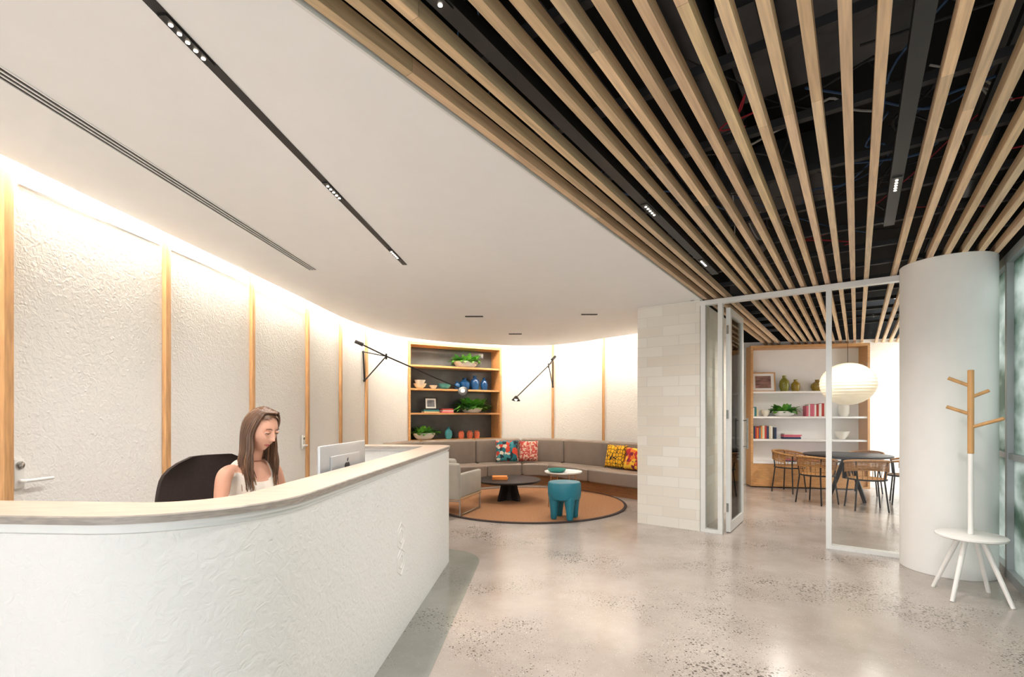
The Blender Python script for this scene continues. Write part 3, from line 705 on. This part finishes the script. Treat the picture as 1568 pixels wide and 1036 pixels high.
def pattern(name,cols,scale,mode='v',edge=None):
    m,nt,b=newmat(name); L=nt.links; tc=nt.nodes.new('ShaderNodeTexCoord'); v=nt.nodes.new('ShaderNodeTexVoronoi'); v.inputs['Scale'].default_value=scale
    v.distance='MANHATTAN' if mode=='m' else 'EUCLIDEAN'; v.inputs['Randomness'].default_value=.55
    L.new(tc.outputs['Object'],v.inputs['Vector']); sp=nt.nodes.new('ShaderNodeSeparateColor'); L.new(v.outputs['Color'],sp.inputs[0])
    rp=nt.nodes.new('ShaderNodeValToRGB'); rp.color_ramp.interpolation='CONSTANT'
    while len(rp.color_ramp.elements)<len(cols): rp.color_ramp.elements.new(.5)
    for i,c in enumerate(cols): rp.color_ramp.elements[i].position=i/len(cols); rp.color_ramp.elements[i].color=C(c)
    L.new(sp.outputs[0],rp.inputs[0]); out=rp.outputs[0]
    if edge:
        v2=nt.nodes.new('ShaderNodeTexVoronoi'); v2.feature='DISTANCE_TO_EDGE'; v2.inputs['Scale'].default_value=scale; v2.inputs['Randomness'].default_value=.55; L.new(tc.outputs['Object'],v2.inputs['Vector'])
        lt=nt.nodes.new('ShaderNodeMath'); lt.operation='LESS_THAN'; lt.inputs[1].default_value=.07; L.new(v2.outputs['Distance'],lt.inputs[0])
        mx=nt.nodes.new('ShaderNodeMix'); mx.data_type='RGBA'; L.new(lt.outputs[0],mx.inputs[0]); L.new(out,mx.inputs[6]); mx.inputs[7].default_value=C(edge); out=mx.outputs[2]
    L.new(out,b.inputs['Base Color']); b.inputs['Roughness'].default_value=.9
    return m
def pillow(name,loc,yaw,tilt,m,w=.44,h=.44,t=.13):
    mb=MB(); N=14; vs=[];fs=[]
    for sd_ in (1,-1):
        for jj in range(N+1):
            for i in range(N+1):
                u=2*i/N-1; v=2*jj/N-1; q_=max(0,(1-u**4)*(1-v**4))**.5
                uu=u*(1-.06*(1-abs(v)**2)*abs(u)); vv=v*(1-.06*(1-abs(u)**2)*abs(v))
                vs.append((uu*w/2,sd_*t/2*q_,vv*h/2))
    M1=(N+1)**2
    for s0 in (0,M1):
        for jj in range(N):
            for i in range(N):
                a=s0+jj*(N+1)+i; fs.append([a,a+1,a+N+2,a+N+1])
    mb.add(vs,fs,m,True); b=mb.finish(name)
    bm_=bmesh.new(); bm_.from_mesh(b.data); bmesh.ops.remove_doubles(bm_,verts=bm_.verts,dist=.0005); bmesh.ops.recalc_face_normals(bm_,faces=bm_.faces); bm_.to_mesh(b.data); bm_.free()
    b.location=loc; b.rotation_euler=(tilt,0,yaw); return b
pA=pattern('geometric_fabric',['#1F6E7A','#C8432F','#1E2E3A','#D9D1C2','#3A8C96'],15,'m'); pB=pattern('coral_fabric',['#B9483F','#D0A596','#A23A38','#CDBBA8'],34,'m'); pC=pattern('yellow_fabric',['#E8AE1A','#EDBB26','#E3A416'],16,edge='#1E1B1A'); pD=pattern('crimson_fabric',['#B8262C','#E07A2C','#7C1E3C','#F0C23A'],18)
pillow('throw_pillow',(-.10,9.68,.665),.10,-.25,pA,.46,.44); pillow('throw_pillow',(.33,9.76,.66),-.08,-.25,pB,.40,.42)
pillow('throw_pillow',(1.86,8.66,.65),-.85,-.25,pC,.44,.42); pillow('throw_pillow',(2.12,8.34,.63),-.85,-.28,pD,.42,.40)
mb=MB(); mb.lathe([(0,.30),(.50,.30),(.515,.312),(.52,.325),(.51,.335),(0,.335)],(0,0,0),m_dkwood,56)
for i in range(4):
    a=math.radians(45+90*i); c,s_=math.cos(a),math.sin(a)
    mb.add([(c*.04-s_*.02,s_*.04+c*.02,0),(c*.04+s_*.02,s_*.04-c*.02,0),(c*.24+s_*.02,s_*.24-c*.02,0),(c*.24-s_*.02,s_*.24+c*.02,0),(c*.02-s_*.02,s_*.02+c*.02,.30),(c*.02+s_*.02,s_*.02-c*.02,.30),(c*.14+s_*.02,s_*.14-c*.02,.30),(c*.14-s_*.02,s_*.14+c*.02,.30)],[[0,1,2,3],[4,7,6,5],[0,4,5,1],[1,5,6,2],[2,6,7,3],[3,7,4,0]],m_dkwood)
mb.lathe([(.09,0),(.06,.15),(.10,.30)],(0,0,0),m_dkwood,20)
ob=mb.finish('coffee_table'); ob.location=(-.05,7.84,.018)
ob=books_flat('stacked_books',2,.26,.2); ob.location=(-.2,7.8,.355)
mb=MB(); m_cop=mat('copper_wire','#B88A62',.35,metal=.8)
mb.lathe([(0,.50),(.27,.50),(.285,.51),(.285,.525),(.275,.522),(.268,.512),(0,.512)],(0,0,0),m_wht,48)
for i in range(4):
    a=math.radians(20+90*i); mb.tube([(.20*math.cos(a),.20*math.sin(a),.50),(.25*math.cos(a),.25*math.sin(a),.006)],.007,m_cop)
mb.tube([(.235*math.cos(2*math.pi*i/24),.235*math.sin(2*math.pi*i/24),.12) for i in range(24)],.005,m_cop,6,closed=True)
ob=mb.finish('side_table'); ob.location=(.78,7.35,.014)
mb=MB(); mb.lathe([(.09,0),(.13,.02),(.14,.05),(.13,.05),(.10,.02),(0,.015)],(0,0,0),mat('teal_tray','#157A70',.4),28); ob=mb.finish('teal_dish'); ob.location=(.68,7.33,.528)
mb=MB(); mb.lathe([(0,.475),(.10,.478),(.17,.487),(.205,.485),(.218,.47),(.222,.33),(.21,.27),(.17,.25),(.10,.27),(0,.28)],(0,0,0),m_teal,48)
for i in range(4):
    a=math.radians(20+90*i); c,s_=math.cos(a),math.sin(a); Mx=Matrix.Rotation(a,4,'Z')@Matrix.Rotation(-.04,4,'Y')
    mb.lathe([(.034,0),(.042,.015),(.046,.08),(.056,.16),(.070,.24),(.072,.30),(.05,.34)],(c*.158,s_*.158,0.002),m_teal,24,Mx)
ob=mb.finish('teal_stool'); ob.location=(.70,6.45,.018)
m_gry=mat('grey_fabric','#ADA89E',.9,var=.06,bump=.2,bscale=250); m_tan=mat('tan_leather','#B49470',.5)
mb=MB()
mb.box((0,0,.33),(.60,.62,.14),m_gry,bev=.03,seg=3); mb.box((0,.02,.43),(.52,.56,.10),m_gry,bev=.035,seg=3)
mb.box((0,-.34,.47),(.74,.10,.50),m_gry,bev=.03,seg=3,Mx=Matrix.Rotation(.12,4,'X')); mb.box((0,-.24,.60),(.52,.14,.34),m_gry,bev=.05,seg=3,Mx=Matrix.Rotation(.15,4,'X'))
for s_ in (-1,1):
    mb.box((.345*s_,0,.41),(.07,.70,.33),m_gry,bev=.025,seg=3); mb.box((.345*s_,0,.235),(.075,.68,.03),m_tan,bev=.008)
    mb.tube([(.36*s_,-.33,.24),(.36*s_,-.33,.012),(.36*s_,.33,.012),(.36*s_,.33,.24)],.011,m_steel)
mb.tube([(-.36,-.33,.2),(.36,-.33,.2)],.010,m_steel)
ob=mb.finish('lounge_armchair'); ob.location=(-.93,6.98,.02); ob.rotation_euler.z=-.35
def walllamp(name,mounts,piv,tail,head,aim):
    mb=MB()
    a,b_=[Vector(x) for x in mounts]; pv=Vector(piv)
    mb.tube([a,b_],.014,m_black); mb.tube([a,pv],.010,m_black); mb.tube([b_,pv],.010,m_black)
    for q_ in (a,b_): mb.ell(q_,(.02,.02,.02),m_black,seg=12,rings=8)
    hv=Vector(head); tv=Vector(tail); mb.tube([tv,pv,hv],[.011,.012,.010],m_black)
    d=(hv-tv).normalized(); mb.tube([tv-d*.03,tv+d*.10],.030,m_black,12)
    mb.tube([pv+Vector((0,0,-.05)),pv+Vector((0,0,.04))],.016,m_black)
    z=Vector(aim).normalized(); Mx=z.to_track_quat('Z','Y').to_matrix().to_4x4()
    mb.lathe([(.018,-.06),(.03,-.05),(.05,-.02),(.085,.025),(.080,.025),(.045,-.015),(0,-.03)],hv+z*.03,m_black,28,Mx); mb.ell(hv+z*.035,(.028,.028,.028),m_led,seg=14,rings=10)
    mb.finish(name)
walllamp('swing_arm_wall_lamp',[(-2.42,7.93,1.95),(-2.43,7.90,2.42)],(-1.95,7.5,2.30),(-2.36,7.36,2.50),(-.80,7.80,1.80),(.25,-.8,-.5))
walllamp('swing_arm_wall_lamp',[(.86,10.18,1.98),(.86,10.18,2.5)],(.75,9.9,2.40),(.88,10.02,2.58),(.08,9.2,1.72),(-.1,-.2,-1))
# ------------------------------------------------------------ coat stand table
mb=MB()
mb.lathe([(0,.455),(.20,.455),(.212,.462),(.212,.474),(.205,.48),(0,.48)],(0,0,0),m_wht,56)
for i in range(4):
    a=math.radians(22+90*i); c,s_=math.cos(a),math.sin(a); mb.tube([(c*.07,s_*.07,.455),(c*.245,s_*.245,.0)],[.019,.014],m_wht,12)
mb.cyl((0,0),.017,.48,1.10,m_wht,20); m_ash=mat('ash_wood','#C99A63',.45,var=.12,stretch=(5,5,.5))
mb.cyl((0,0),.020,1.10,1.74,m_ash,20)
rt=Vector((.70,-.71,0)); bk_=Vector((.69,.72,0))
for z,sg,ln,rise,yy in ((1.615,-1,.13,.07,0),(1.40,-1,.14,.06,.0),(1.53,1,.10,.05,.3),(1.30,1,.18,.07,-.2)):
    d=rt*sg+bk_*yy; mb.tube([(0,0,z),tuple(d*ln+Vector((0,0,z+rise)))],[.013,.013],m_ash,12)
ob=mb.finish('coat_stand'); ob.location=(3.52,3.71,0)
# ------------------------------------------------------------ meeting room furniture
mb=MB(); mb.lathe([(0,.71),(.58,.71),(.62,.725),(.62,.74),(.61,.745),(0,.745)],(0,0,0),m_dkwood,64); mb.cyl((0,0),.06,.35,.71,m_dkwood,20)
for i in range(4):
    a=math.radians(10+90*i); c,s_=math.cos(a),math.sin(a); mb.tube([(c*.04,s_*.04,.68),(c*.34,s_*.34,0.005)],[.035,.025],m_dkwood,10)
TB=Vector((5.50,7.95)); ob=mb.finish('meeting_table'); ob.location=(TB.x,TB.y,0)
m_rat=mat('rattan','#A87A48',.6,var=.3,scale=40,bump=.5,bscale=120)
def rchair(x,y):
    mb=MB()
    mb.lathe([(0,.435),(.21,.44),(.235,.45),(.235,.462),(.20,.452),(0,.445)],(0,0,0),m_rat,36)
    mb.tube([(.24*math.cos(2*math.pi*i/30),.24*math.sin(2*math.pi*i/30),.452) for i in range(30)],.012,m_black,8,closed=True)
    arc=lambda r,z,a0=50,a1=310,n=26,rise=0:[(r*math.cos(math.radians(a0+(a1-a0)*k/n)),r*math.sin(math.radians(a0+(a1-a0)*k/n)),z+rise*math.sin(math.pi*k/n)) for k in range(n+1)]
    mb.tube(arc(.27,.67,rise=.07),.017,m_rat,8)
    for q_ in range(6): mb.tube(arc(.265,.655-.022*q_,75,285,rise=.06),.009,m_rat,6)
    for k in range(15):
        a=math.radians(80+200*k/14); t=(80+200*k/14-50)/260; mb.tube([(.23*math.cos(a),.23*math.sin(a),.46),(.265*math.cos(a),.265*math.sin(a),.67+.07*math.sin(math.pi*t))],.005,m_rat,5)
    for a0 in (52,308,135,225):
        a=math.radians(a0); t=(a0-50)/260; c,s_=math.cos(a),math.sin(a); mb.tube([(c*.27,s_*.27,.67+.07*math.sin(math.pi*max(0,t))),(c*.235,s_*.235,.45),(c*.29,s_*.29,.003)],.011,m_black,8)
    ob=mb.finish('rattan_chair'); ob.location=(x,y,0); d=TB-Vector((x,y)); ob.rotation_euler.z=math.atan2(d.y,d.x)
for x,y in ((5.00,8.72),(4.80,7.62),(5.22,7.12),(6.12,7.52),(6.2,8.5)): rchair(x,y)
m_lant=mat('paper_lantern','#FBF1DC',.8,emit=.12,ecol='#FFEBC8'); mb=MB(); prof=[]
for i in range(121):
    a=-math.pi/2+math.pi*i/120; r=.40*math.cos(a); z=.345*math.sin(a); r*=1-.016*(1-abs(math.sin(i*math.pi/6))**.5); prof.append((max(r,.0),z))
m_lant.cycles.emission_sampling='NONE'
mb.lathe(prof,(0,0,0),m_lant,48); mb.tube([(0,0,.34),(0,0,.88)],.004,m_black); ob=mb.finish('paper_pendant_lantern'); ob.location=(TB.x+.02,TB.y,1.90)
for a,b_ in ((7.4,-.6),(8.8,.2),(8.7,-1.0)):
    p=ab(a,b_); track_or_fill_spot(p.x,p.y,HC-.02,54,math.radians(150),(1,.92,.83))  # added fill spots to brighten the meeting room
# ------------------------------------------------------------ world
w=bpy.data.worlds.new('World'); scene.world=w; w.use_nodes=True; bg=w.node_tree.nodes['Background']; bg.inputs[0].default_value=(.93,.965,1,1); bg.inputs[1].default_value=3.3
scene.view_settings.view_transform='Standard'; scene.view_settings.look='None'; scene.view_settings.exposure=1.0
